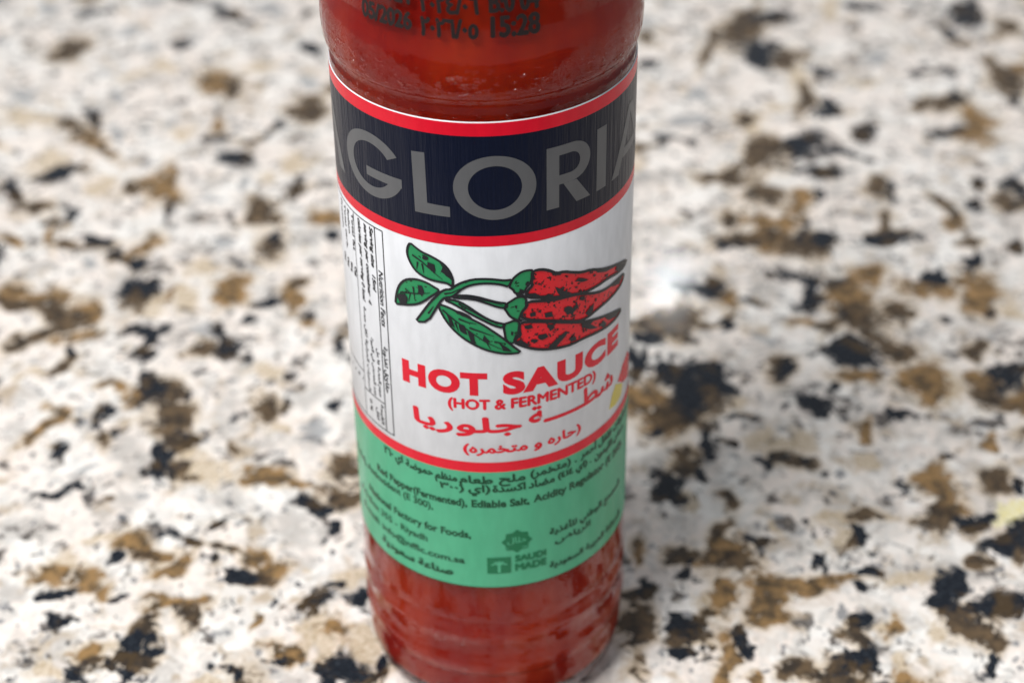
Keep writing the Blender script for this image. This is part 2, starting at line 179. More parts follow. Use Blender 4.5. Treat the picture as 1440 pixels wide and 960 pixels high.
def build_counter():
    xs = np.concatenate([np.arange(-19, -9, .16), np.arange(-9, 9, .038), np.arange(9, 19.01, .16)])
    ys = np.concatenate([np.arange(-6.6, -3, .12), np.arange(-3, 13.5, .038), np.arange(13.5, 21, .16)])
    nx, ny = len(xs), len(ys)
    names = {'K': 'black_biotite', 'D': 'dark_mica', 'B': 'brown_mica', 'T': 'tan_feldspar', 'G': 'grey_quartz', 'Y': 'yellow_patch'}
    F = {k: np.zeros((ny, nx), np.float32) for k in names}

    rs = np.random.RandomState(5)

    def vnoise(cell):
        """smooth value noise on the sheet"""
        gx, gy = (xs - xs[0]) / cell, (ys - ys[0]) / cell
        G = rs.uniform(-1, 1, (int(gy[-1]) + 3, int(gx[-1]) + 3))
        ix, iy = gx.astype(int), gy.astype(int)
        fx, fy = gx - ix, gy - iy
        fx, fy = fx * fx * (3 - 2 * fx), (fy * fy * (3 - 2 * fy))[:, None]
        a = G[iy][:, ix] * (1 - fx) + G[iy][:, ix + 1] * fx
        b = G[iy + 1][:, ix] * (1 - fx) + G[iy + 1][:, ix + 1] * fx
        return a * (1 - fy) + b * fy
    WX = .10 * vnoise(.30) + .07 * vnoise(.14)
    WY = .10 * vnoise(.30) + .07 * vnoise(.14)

    def stamp(k, cx, cy, a, b, c):
        q = .84 if k in 'KD' else .88
        a, b, c = a * q, b * q, c * q
        det = a * c - b * b
        hx, hy = 2.2 * math.sqrt(c / det) + .15, 2.2 * math.sqrt(a / det) + .15
        i0, i1 = np.searchsorted(xs, (cx - hx, cx + hx)); j0, j1 = np.searchsorted(ys, (cy - hy, cy + hy))
        if i1 <= i0 or j1 <= j0: return
        X = xs[None, i0:i1] - cx + WX[j0:j1, i0:i1]; Y = ys[j0:j1, None] - cy + WY[j0:j1, i0:i1]
        v = np.exp(-.693 * (a * X * X + 2 * b * X * Y + c * Y * Y)).astype(np.float32)
        sl = F[k][j0:j1, i0:i1]
        np.maximum(sl, v, out=sl)

    bl = []
    for e in BLOBS.split(';'):
        p = e.split()
        bl.append((p[0], *map(float, p[1:])))
    for e in bl: stamp(*e)

    # the rest of the slab carries the same mix of mineral clusters
    def charted(x, y):
        t = (y + .6) / 11.9
        inside = 0 < t < 1 and -3.86 - 2.75 * t < x < 4.03 + 3.22 * t
        behind = y > -1 and abs(x) < (y + 10.14) * .099
        return inside and not behind
    rng = random.Random(7)
    pool = [e for e in bl if e[0] != 'Y']
    for _ in range(4700):
        k, _x, _y, a, b, c = rng.choice(pool)
        x, y = rng.uniform(-19, 19), rng.uniform(-17, 21)
        if charted(x, y): continue
        s = rng.choice((1, -1))
        stamp(k, x, y, a, s * b, c)
    # mesh: fine top sheet plus skirt and underside
    XX, YY = np.meshgrid(xs, ys)
    top = np.stack([XX, YY, np.zeros_like(XX)], -1).reshape(-1, 3)
    idx = np.arange(nx * ny).reshape(ny, nx)
    quads = np.stack([idx[:-1, :-1], idx[:-1, 1:], idx[1:, 1:], idx[1:, :-1]], -1).reshape(-1, 4)
    ring = np.concatenate([idx[0, :], idx[1:, -1], idx[-1, -2::-1], idx[-2:0:-1, 0]])
    nr = len(ring); b0 = nx * ny
    low = top[ring].copy(); low[:, 2] = -2.0
    V = np.concatenate([top, low]) * S
    r2 = np.roll(ring, -1); l1 = b0 + np.arange(nr); l2 = np.roll(l1, -1)
    skirt = np.stack([ring, l1, l2, r2], -1)
    loops = np.concatenate([quads.ravel(), skirt.ravel(), l1[::-1]]).astype(np.int32)
    nq = len(quads) + nr
    me = bpy.data.meshes.new('countertop')
    me.vertices.add(len(V)); me.vertices.foreach_set('co', V.astype(np.float32).ravel())
    me.loops.add(len(loops)); me.loops.foreach_set('vertex_index', loops)
    me.polygons.add(nq + 1)
    me.polygons.foreach_set('loop_start', np.append(np.arange(nq) * 4, nq * 4).astype(np.int32))
    me.update(calc_edges=True); me.validate()
    for k, nm in names.items():
        at = me.attributes.new(nm, 'FLOAT', 'POINT')
        at.data.foreach_set('value', np.append(F[k].ravel(), np.zeros(nr, np.float32)))
    me.materials.append(granite())
    o = bpy.data.objects.new('countertop', me); col.objects.link(o)
    o['kind'] = 'structure'
    o['label'] = 'polished speckled granite countertop in white, brown and black'
    return o


build_counter()

# unseen floor below the slab, added so the label reflects something dark
me = bpy.data.meshes.new('floor')
me.from_pydata([(-3, -3, -.9), (3, -3, -.9), (3, 3, -.9), (-3, 3, -.9)], [], [(0, 1, 2, 3)])
gf = NT('added_dark_floor')
nf = gf.n('ShaderNodeTexNoise', {'Vector': gf.coords(), 'Scale': .2, 'Detail': 4.0})
gf.bs(Base_Color=gf.mix(nf, (.05, .045, .04), (.09, .08, .07)).outputs[2], Roughness=.5)
me.materials.append(gf.m)
floor = bpy.data.objects.new('floor', me); col.objects.link(floor); floor['kind'] = 'structure'

# ------------------------------------------------------------------ bottle
bottle = bpy.data.objects.new('hot_sauce_bottle', None)
col.objects.link(bottle)
bottle['label'] = 'glass bottle of red hot sauce with a navy, white and green label'
bottle['category'] = 'bottle'


def link(name, me, mat, parent, smooth=True):
    me.materials.append(mat)
    o = bpy.data.objects.new(name, me); col.objects.link(o)
    o.parent = parent
    if smooth: me.polygons.foreach_set('use_smooth', [True] * len(me.polygons))
    return o


def lathe(name, prof, mat, parent, seg=192, closed=False, sharp=()):
    """prof: (radius, z) in radii relative to the label datum."""
    vs, fs, rows = [], [], []
    for r, z in prof:
        if r < 1e-6:
            rows.append([len(vs)]); vs.append((0, 0, (z + ZC) * S))
        else:
            rows.append(list(range(len(vs), len(vs) + seg)))
            vs += [(r * S * math.sin(a), -r * S * math.cos(a), (z + ZC) * S) for a in (2 * math.pi * i / seg for i in range(seg))]
    pairs = list(zip(rows[:-1], rows[1:])) + ([(rows[-1], rows[0])] if closed else [])
    for A, B in pairs:
        for i in range(seg):
            j = (i + 1) % seg
            if len(A) == 1 and len(B) == 1: break
            if len(A) == 1: fs.append((A[0], B[j], B[i]))
            elif len(B) == 1: fs.append((A[i], A[j], B[0]))
            else: fs.append((A[i], A[j], B[j], B[i]))
    me = bpy.data.meshes.new(name); me.from_pydata(vs, [], fs); me.update()
    return link(name, me, mat, parent)


def spline(pts, n=6):
    """Catmull-Rom through (r, z) points."""
    o = []
    P = [pts[0]] + list(pts) + [pts[-1]]
    for i in range(1, len(P) - 2):
        for k in range(n):
            t = k / n
            o.append(tuple(.5 * (2 * P[i][d] + (P[i + 1][d] - P[i - 1][d]) * t + (2 * P[i - 1][d] - 5 * P[i][d] + 4 * P[i + 1][d] - P[i + 2][d]) * t * t
                                 + (3 * P[i][d] - P[i - 1][d] - 3 * P[i + 1][d] + P[i + 2][d]) * t ** 3) for d in (0, 1)))
    o.append(tuple(pts[-1]))
    return o


RB = .994
heel = spline([(0, -4.50), (.45, -4.51), (.68, -4.55), (.77, -4.595), (.84, -4.59), (.925, -4.53), (.972, -4.42), (.990, -4.28), (RB, -4.1)])
side = spline([(RB, -4.1), (1.006, -4.0), (.990, -3.90), (.992, -3.80), (1.005, -3.70), (.990, -3.59), (RB, -3.5), (RB, -3.2), (RB, -1.2), (RB, .40), (RB, .655)], 4)[1:]
ridge = spline([(RB, .655), (.980, .69), (.988, .735), (1.020, .775), (1.033, .87), (1.034, .98), (1.022, 1.08), (.996, 1.17), (.985, 1.28), (.985, 1.9), (.985, 2.4), (.95, 2.9), (.83, 3.4), (.66, 3.9), (.53, 4.3), (.47, 4.7), (.46, 5.2)])[1:]
OUTER = heel + side + ridge
inner = [(.385, 5.2)] + spline([(.39, 4.7), (.45, 4.25), (.58, 3.85), (.76, 3.3), (.875, 2.8), (.925, 2.35), (.925, 1.9), (.925, 1.3), (.950, 1.0), (.92, .7), (.925, .5), (.925, -2.0), (.925, -3.9), (.92, -4.15), (.90, -4.31), (.84, -4.41), (.5, -4.44), (0, -4.42)])


def glass_mat():
    g = NT('clear_glass')
    P = g.coords((1, 1, .12))
    nz = g.n('ShaderNodeTexNoise', {'Vector': P, 'Scale': 5.0, 'Detail': 2.0})
    P2 = g.coords((1, 1, .6))
    n2 = g.n('ShaderNodeTexNoise', {'Vector': P2, 'Scale': 22.0, 'Detail': 3.0})
    b1 = g.n('ShaderNodeBump', {'Height': nz, 'Strength': .35, 'Distance': .0009})
    b2 = g.n('ShaderNodeBump', {'Height': n2, 'Strength': .12, 'Distance': .0003, 'Normal': b1.outputs[0]})
    # handling scuffs along the shoulder groove
    geo = g.n('ShaderNodeNewGeometry'); sz = g.n('ShaderNodeSeparateXYZ'); g.set(sz, 0, geo.outputs['Position'])
    zz = g.math('SUBTRACT', g.math('DIVIDE', sz.outputs[2], S), ZC)
    near = g.math('SUBTRACT', 1.0, g.math('MINIMUM', g.math('DIVIDE', g.math('ABSOLUTE', g.math('SUBTRACT', zz, .78)), .20), 1.0))
    sp_ = g.n('ShaderNodeTexNoise', {'Vector': g.coords((.5, .5, 1)), 'Scale': 34.0, 'Detail': 2.0})
    scuff = g.math('MULTIPLY', g.step(sp_, .60, .70), near)
    b3 = g.n('ShaderNodeBump', {'Height': scuff, 'Strength': .8, 'Distance': .0006, 'Normal': b2.outputs[0]})
    g.bs(Base_Color=(.97, .97, .97, 1), Roughness=.02, IOR=1.35, Transmission_Weight=1.0, Normal=b3.outputs[0])
    return g.m


def sauce_mat():
    g = NT('red_sauce')
    P = g.coords((1, 1, .35))
    nz = g.n('ShaderNodeTexNoise', {'Vector': P, 'Scale': 2.2, 'Detail': 4.0})
    c = g.mix(g.step(nz, .35, .65), (.32, .007, .002), (.44, .026, .003))
    g.bs(Base_Color=c.outputs[2], Roughness=.55, Subsurface_Weight=.25, Subsurface_Scale=.002, Specular_IOR_Level=.1)
    g.b.inputs['Subsurface Radius'].default_value = (1, .25, .1)
    return g.m


lathe('glass_body', OUTER + inner, glass_mat(), bottle)
SI = [(r + .004 if r > .3 else r, z) for r, z in inner if z < 3.4]
SI = [(0, SI[0][1] - .004)] + SI[:-1] + [(0, -4.424)]
SI = [(r, z - .004 if z < -3.8 else z) for r, z in SI]
lathe('sauce', SI, sauce_mat(), bottle)


def plain(name, c, rough=.4, **kw):
    g = NT(name); g.bs(Base_Color=(*c, 1), Roughness=rough, **kw)
    return g.m


# screw cap (above the picture)
cap = lathe('cap', [(0, 6.05), (.40, 6.05), (.47, 6.02), (.50, 5.95), (.54, 4.75), (.50, 4.75), (.49, 5.26), (0, 5.26)], plain('cap_plastic', (.55, .03, .03), .35), bottle, 64)
cap.data.polygons.foreach_set('use_smooth', [True] * len(cap.data.polygons))


# ------------------------------------------------------------------ label printing helpers
def film(name, c, rough=.27, metal=0.0, fleck=None, coat=.0, streak=.03, spec=.3):
    """printed plastic film: the ink colour under one glossy, faintly crinkled skin"""
    g = NT(name)
    P = g.coords((1, 1, .05))
    s1 = g.n('ShaderNodeTexNoise', {'Vector': P, 'Scale': 11.0, 'Detail': 4.0, 'Roughness': .7})
    s2 = g.n('ShaderNodeTexNoise', {'Vector': g.coords((1, 1, .4)), 'Scale': 40.0, 'Detail': 2.0})
    b1 = g.n('ShaderNodeBump', {'Height': s1, 'Strength': .5 * streak, 'Distance': .0006})
    b2 = g.n('ShaderNodeBump', {'Height': s2, 'Strength': .10 * streak, 'Distance': .0002, 'Normal': b1.outputs[0]})
    colr = (*c, 1)
    if fleck:
        f1 = g.n('ShaderNodeTexNoise', {'Vector': g.coords((1, 1, 1)), 'Scale': fleck[1], 'Detail': 3.0, 'Roughness': .55})
        colr = g.mix(g.step(f1, fleck[2], fleck[2] + .03), c, fleck[0]).outputs[2]
    else:
        f1 = g.n('ShaderNodeTexNoise', {'Vector': g.coords((1, 1, .3)), 'Scale': 14.0, 'Detail': 4.0})
        colr = g.mix(g.step(f1, .3, .7), tuple(v * .95 for v in c), tuple(min(1, v * 1.04) for v in c)).outputs[2]
    g.bs(Base_Color=colr, Roughness=rough, Metallic=metal, Coat_Weight=coat, Coat_Roughness=.14, Specular_IOR_Level=spec, Normal=b2.outputs[0])
    g.set(g.b, 'Coat Normal', b2.outputs[0])
    return g.m


_or = sorted((z, r) for r, z in OUTER if r > .8)


def r_at(z):
    return float(np.interp(z, [a for a, _ in _or], [b for _, b in _or]))


STEP = .05
RL = 1.0                       # label skin radius
LAY = .0013                    # one ink layer


def wrap(name, bm, mat, parent, layer=1, radius=None):
    """bend a flat (theta, z) sheet round the bottle as an ink layer"""
    xs = [v.co.x for v in bm.verts]
    k0, k1 = math.ceil(min(xs) / STEP), math.floor(max(xs) / STEP)
    for k in range(k0, k1 + 1):
        bmesh.ops.bisect_plane(bm, geom=bm.verts[:] + bm.edges[:] + bm.faces[:], plane_co=(k * STEP, 0, 0), plane_no=(1, 0, 0), dist=1e-6)
    nrm = []
    for v in bm.verts:
        t, z, dz = v.co
        r = (RL + layer * LAY) if radius is None else radius(z)
        r += dz
        v.co = (r * S * math.sin(t), -r * S * math.cos(t), (z + ZC) * S)
        nrm.append((math.sin(t), -math.cos(t), 0))
    for f in bm.faces:
        f.normal_update()
        c = f.calc_center_median()
        if f.normal.x * c.x + f.normal.y * c.y < 0: f.normal_flip()
        f.smooth = True
    me = bpy.data.meshes.new(name); bm.to_mesh(me); bm.free()
    me.normals_split_custom_set_from_vertices(nrm)
    return link(name, me, mat, parent)


def poly(bm, pts):
    """a filled closed outline"""
    b = bmesh.new()
    vs = [b.verts.new((x, y, 0)) for x, y in pts]
    es = [b.edges.new((vs[i], vs[(i + 1) % len(vs)])) for i in range(len(vs))]
    bmesh.ops.triangle_fill(b, use_beauty=True, use_dissolve=False, edges=es)
    m = {}
    for v in b.verts: m[v] = bm.verts.new(v.co)
    for f in b.faces:
        try: bm.faces.new([m[v] for v in f.verts])
        except ValueError: pass
    b.free()


def rect(bm, x0, x1, y0, y1):
    bm.faces.new([bm.verts.new((x, y, 0)) for x, y in ((x0, y0), (x1, y0), (x1, y1), (x0, y1))])


def stroke(bm, pts, wd, closed=False, taper=False):
    n = len(pts)
    L, R = [], []
    for i, (x, y) in enumerate(pts):
        a = pts[i - 1] if (i or closed) else pts[0]
        b = pts[(i + 1) % n] if (i < n - 1 or closed) else pts[-1]
        dx, dy = b[0] - a[0], b[1] - a[1]
        d = math.hypot(dx, dy) or 1
        h = wd / 2 * ((1 - .75 * i / (n - 1)) if taper else 1)
        L.append(bm.verts.new((x - dy / d * h, y + dx / d * h, 0)))
        R.append(bm.verts.new((x + dy / d * h, y - dx / d * h, 0)))
    for i in range(n if closed else n - 1):
        j = (i + 1) % n
        bm.faces.new((L[i], R[i], R[j], L[j]))


def arc(cx, cy, rx, ry, a0, a1, n=40):
    return [(cx + rx * math.cos(math.radians(a0 + (a1 - a0) * i / n)), cy + ry * math.sin(math.radians(a0 + (a1 - a0) * i / n))) for i in range(n + 1)]


def band_between(bm, A, B):
    va = [bm.verts.new((x, y, 0)) for x, y in A]; vb = [bm.verts.new((x, y, 0)) for x, y in B]
    for i in range(len(A) - 1): bm.faces.new((va[i], va[i + 1], vb[i + 1], vb[i]))


def pts(s):
    v = [float(x) for x in s.split()]
    return list(zip(v[::2], v[1::2]))


def smooth_closed(p, it=1):
    for _ in range(it):
        q = []
        for i in range(len(p)):
            a, b = p[i], p[(i + 1) % len(p)]
            q += [(.75 * a[0] + .25 * b[0], .75 * a[1] + .25 * b[1]), (.25 * a[0] + .75 * b[0], .25 * a[1] + .75 * b[1])]
        p = q
    return p


# Arabic letters joined by hand: isolated, final, initial, medial forms
AF = {'ا': (0xFE8D, 0xFE8E), 'أ': (0xFE83, 0xFE84), 'ب': (0xFE8F, 0xFE90, 0xFE91, 0xFE92), 'ة': (0xFE93, 0xFE94), 'ت': (0xFE95, 0xFE96, 0xFE97, 0xFE98),
      'ج': (0xFE9D, 0xFE9E, 0xFE9F, 0xFEA0), 'ح': (0xFEA1, 0xFEA2, 0xFEA3, 0xFEA4), 'خ': (0xFEA5, 0xFEA6, 0xFEA7, 0xFEA8), 'د': (0xFEA9, 0xFEAA),
      'ذ': (0xFEAB, 0xFEAC), 'ر': (0xFEAD, 0xFEAE), 'س': (0xFEB1, 0xFEB2, 0xFEB3, 0xFEB4), 'ش': (0xFEB5, 0xFEB6, 0xFEB7, 0xFEB8), 'ص': (0xFEB9, 0xFEBA, 0xFEBB, 0xFEBC),
      'ض': (0xFEBD, 0xFEBE, 0xFEBF, 0xFEC0), 'ط': (0xFEC1, 0xFEC2, 0xFEC3, 0xFEC4), 'ظ': (0xFEC5, 0xFEC6, 0xFEC7, 0xFEC8), 'ع': (0xFEC9, 0xFECA, 0xFECB, 0xFECC), 'غ': (0xFECD, 0xFECE, 0xFECF, 0xFED0),
      'ف': (0xFED1, 0xFED2, 0xFED3, 0xFED4), 'ق': (0xFED5, 0xFED6, 0xFED7, 0xFED8), 'ك': (0xFED9, 0xFEDA, 0xFEDB, 0xFEDC), 'ل': (0xFEDD, 0xFEDE, 0xFEDF, 0xFEE0),
      'م': (0xFEE1, 0xFEE2, 0xFEE3, 0xFEE4), 'ن': (0xFEE5, 0xFEE6, 0xFEE7, 0xFEE8), 'ه': (0xFEE9, 0xFEEA, 0xFEEB, 0xFEEC), 'و': (0xFEED, 0xFEEE), 'ي': (0xFEF1, 0xFEF2, 0xFEF3, 0xFEF4), 'ـ': (0x640,) * 4}


def arabic(s):
    """shape and put in visual order (digits keep their own order)"""
    o = []
    for i, ch in enumerate(s):
        f = AF.get(ch)
        if not f: o.append({'(': ')', ')': '('}.get(ch, ch)); continue
        prev = AF.get(s[i - 1]) if i else None
        nxt = AF.get(s[i + 1]) if i + 1 < len(s) else None
        jp = bool(prev and len(prev) == 4); jn = bool(nxt and len(f) == 4)
        o.append(chr(f[(3 if jn else 1) if jp else 2]) if jp or jn else ch)
    r = ''.join(o[::-1])
    res, run = '', ''
    for ch in r:
        if '٠' <= ch <= '٩': run = ch + run
        else: res += run + ch; run = ''
    return res + run


def text2d(s, off=0.0, shear=0.0, gap=1.0):
    c = bpy.data.curves.new('lettering', 'FONT'); c.body = s; c.offset = off; c.shear = shear; c.space_character = gap; c.resolution_u = 5
    c.fill_mode = 'FRONT'
    o = bpy.data.objects.new('lettering', c); col.objects.link(o)
    dg = bpy.context.evaluated_depsgraph_get(); dg.update()
    me = o.evaluated_get(dg).to_mesh()
    V = [(v.co.x, v.co.y) for v in me.vertices]; Fs = [tuple(p.vertices) for p in me.polygons]
    o.evaluated_get(dg).to_mesh_clear()
    bpy.data.objects.remove(o); bpy.data.curves.remove(c)
    return V, Fs


CAP = .69


def put_text(bm, s, x0, x1, base, cap_h, off=0.0, turn=False, shear=0.0, gap=1.0, press=0.0):
    """fit a line of lettering: left/right angle, baseline height, capital height"""
    V, Fs = text2d(s, off, shear, gap)
    if not V: return
    a, b = min(v[0] for v in V), max(v[0] for v in V)
    k = (x1 - x0) / (b - a)
    spots = [(0, 0)] if not press else [(0, 0), (-1, 0), (1, 0), (0, -.8), (0, .8)]
    for n_, (px, py) in enumerate(spots):                          # pressed more than once: heavier strokes
        vs = []
        for x, y in V:
            u, q = x0 + (x - a) * k + px * press, y / CAP * cap_h + py * press
            vs.append(bm.verts.new((base + q, -u, n_ * .00015) if turn else (u, base + q, n_ * .00015)))   # turned lines read downwards
        for f in Fs:
            try: bm.faces.new([vs[i] for i in f])
            except ValueError: pass


# ------------------------------------------------------------------ label
white = film('white_film', (.73, .742, .77))
red = film('red_ink', (.74, .006, .026))
navy = film('navy_ink', (.004, .007, .022), rough=.30, streak=.9, spec=.22)
green = film('green_ink', (.082, .42, .235))
dkgreen = film('dark_green_ink', (.006, .065, .028))
logogreen = film('logo_green_ink', (.006, .16, .065))
black = film('black_ink', (.012, .013, .018))
silver = film('silver_ink', (.135, .138, .145), rough=.38, metal=.2)
leafg = film('leaf_green_ink', (.02, .27, .10), fleck=((.006, .05, .02), 26.0, .63))
chili = film('pepper_red_ink', (.78, .012, .024), fleck=((.03, .006, .01), 34.0, .60))
yellow = film('yellow_ink', (.72, .60, .12))

LT, LB = .602, -3.212
ZB = {'band_t': .505, 'band_b': -.215, 'red_b': -.292, 'red2_t': -2.050, 'red2_b': -2.136}
label = lathe('label', [(RL - .005, LB), (RL, LB + .004), (RL, -1.3), (RL, LT - .004), (RL - .005, LT)], white, bottle, 240)


def ring(name, z0, z1, mat, layer=1):
    return lathe(name, [(RL + LAY * layer, z0), (RL + LAY * layer, z1)], mat, label, 240)


ring('red_stripe', ZB['band_t'], LT - .005, red)
ring('navy_band', ZB['band_b'], ZB['band_t'], navy)
ring('red_stripe', ZB['red_b'], ZB['band_b'], red)
ring('red_stripe', ZB['red2_b'], ZB['red2_t'], red)
ring('green_band', LB + .012, ZB['red2_b'], green)
ring('green_edge', LB + .004, LB + .012, dkgreen)

# brand lettering, broad geometric capitals in silver
b = bmesh.new()
poly(b, pts('-0.469 0.354 -0.380 0.361 -0.374 -0.001 -0.227 -0.007 -0.227 -0.082 -0.460 -0.083'))
o_ = arc(.056, .136, .259, .230, 0, 360, 72); i_ = arc(.056, .136, .167, .158, 0, 360, 72)
band_between(b, o_, i_)
gA, gB = arc(-.802, .146, .268, .231, 33, 336.8, 64), arc(-.802, .146, .178, .158, 33, 324.8, 64)
band_between(b, gA, gB)
rect(b, -.845, -.548, .055, .122)
rect(b, .383, .470, -.080, .364)
rect(b, .470, .56, .295, .364); rect(b, .470, .56, .085, .152)
band_between(b, arc(.56, .2245, .150, .1395, -90, 90, 24), arc(.56, .2245, .066, .0705, -90, 90, 24))
poly(b, [(.50, .0845), (.60, .0845), (.713, -.080), (.600, -.080)])
rect(b, .770, .862, -.080, .372)
poly(b, [(.925, -.080), (1.015, -.080), (1.20, .30), (1.385, -.080), (1.475, -.080), (1.24, .364), (1.16, .364)])
poly(b, [(-1.40, .364), (-1.33, .364), (-1.13, -.080), (-1.225, -.080)])       # last letter of the name before it
poly(b, [(1.066, .02), (1.334, .02), (1.303, .085), (1.097, .085)])
wrap('brand_lettering', b, silver, label, 2)

# product name
b = bmesh.new()
put_text(b, 'HOT', -.623, -.019, -1.461, .160, .062, gap=1.14)
put_text(b, 'SAUCE', .082, 1.075, -1.461, .160, .062, gap=1.14)
put_text(b, '(HOT & FERMENTED)', -.284, .792, -1.590, .080, 0, press=.0055)
put_text(b, arabic('جلوريا'), -.545, .20, -1.785, .118, .002, press=.008)
put_text(b, arabic('شطـــــة'), .262, 1.0, -1.758, .135, .002, press=.008)
put_text(b, arabic('(حاره و متخمره)'), -.19, .655, -1.964, .072, .004, press=.005)
wrap('product_lettering', b, red, label, 1)

# nutrition table, printed sideways
b = bmesh.new()
LW = .009
for x in (-.733, -.806): stroke(b, [(x, -.326), (x, -2.012)], LW)
stroke(b, [(-.733, -.329), (-1.45, -.329)], LW); stroke(b, [(-.733, -2.010), (-1.45, -2.010)], LW)
stroke(b, [(-.806, -1.775), (-1.05, -1.775)], LW); stroke(b, [(-1.05, -1.64), (-1.45, -1.64)], LW)
for x in (-1.05,): stroke(b, [(x, -.329), (x, -2.01)], LW * .7)


def side_text(s, z0, z1, th, h=.030, off=.0, sh=0.0):
    put_text(b, s, -z0, -z1, th, h, 0, True, sh, press=.0035 if off > .01 else .0025)


side_text('Nutrition Facts', -.655, -1.10, -.789, .040, .006, .2)
side_text(arabic('حقائق تغذوية'), -1.27, -1.66, -.785, .034, .008)
side_text('Serving size   15ml', -.348, -.85, -.857, .032, .022, .25)
side_text('serving per container  4', -.352, -.985, -.918, .032, .022, .25)
side_text('calories per serving 0 kcal', -.346, -1.0, -.990, .032, .022, .25)
side_text(arabic('حجم الحصة ١٥ مل'), -1.33, -1.74, -.860, .026, .008)
side_text(arabic('عدد الحصص في العبوة'), -1.27, -1.76, -.920, .026, .008)
side_text(arabic('السعرات الحرارية لكل حصة'), -1.05, -1.76, -.990, .026, .006)
side_text(arabic('القيمة'), -1.80, -1.97, -.853, .026, .006); side_text(arabic('لكل'), -1.86, -1.96, -.905, .026, .006); side_text('0 %', -1.83, -1.93, -.985, .026, .01)
for th, rows in ((-1.085, ('Total fat', '0g', '٠')), (-1.15, ('Sodium', '95mg', '٤')), (-1.215, ('Total carb.', '0g', '٠')), (-1.29, ('Protein', '0g', '٠'))):
    side_text(rows[0], -.36, -.36 - .032 * len(rows[0]), th, .028, .006)
    side_text(rows[1], -.78, -.86, th, .028, .006); side_text(rows[2], -1.70, -1.73, th, .03, .006)
wrap('nutrition_table', b, black, label, 1)

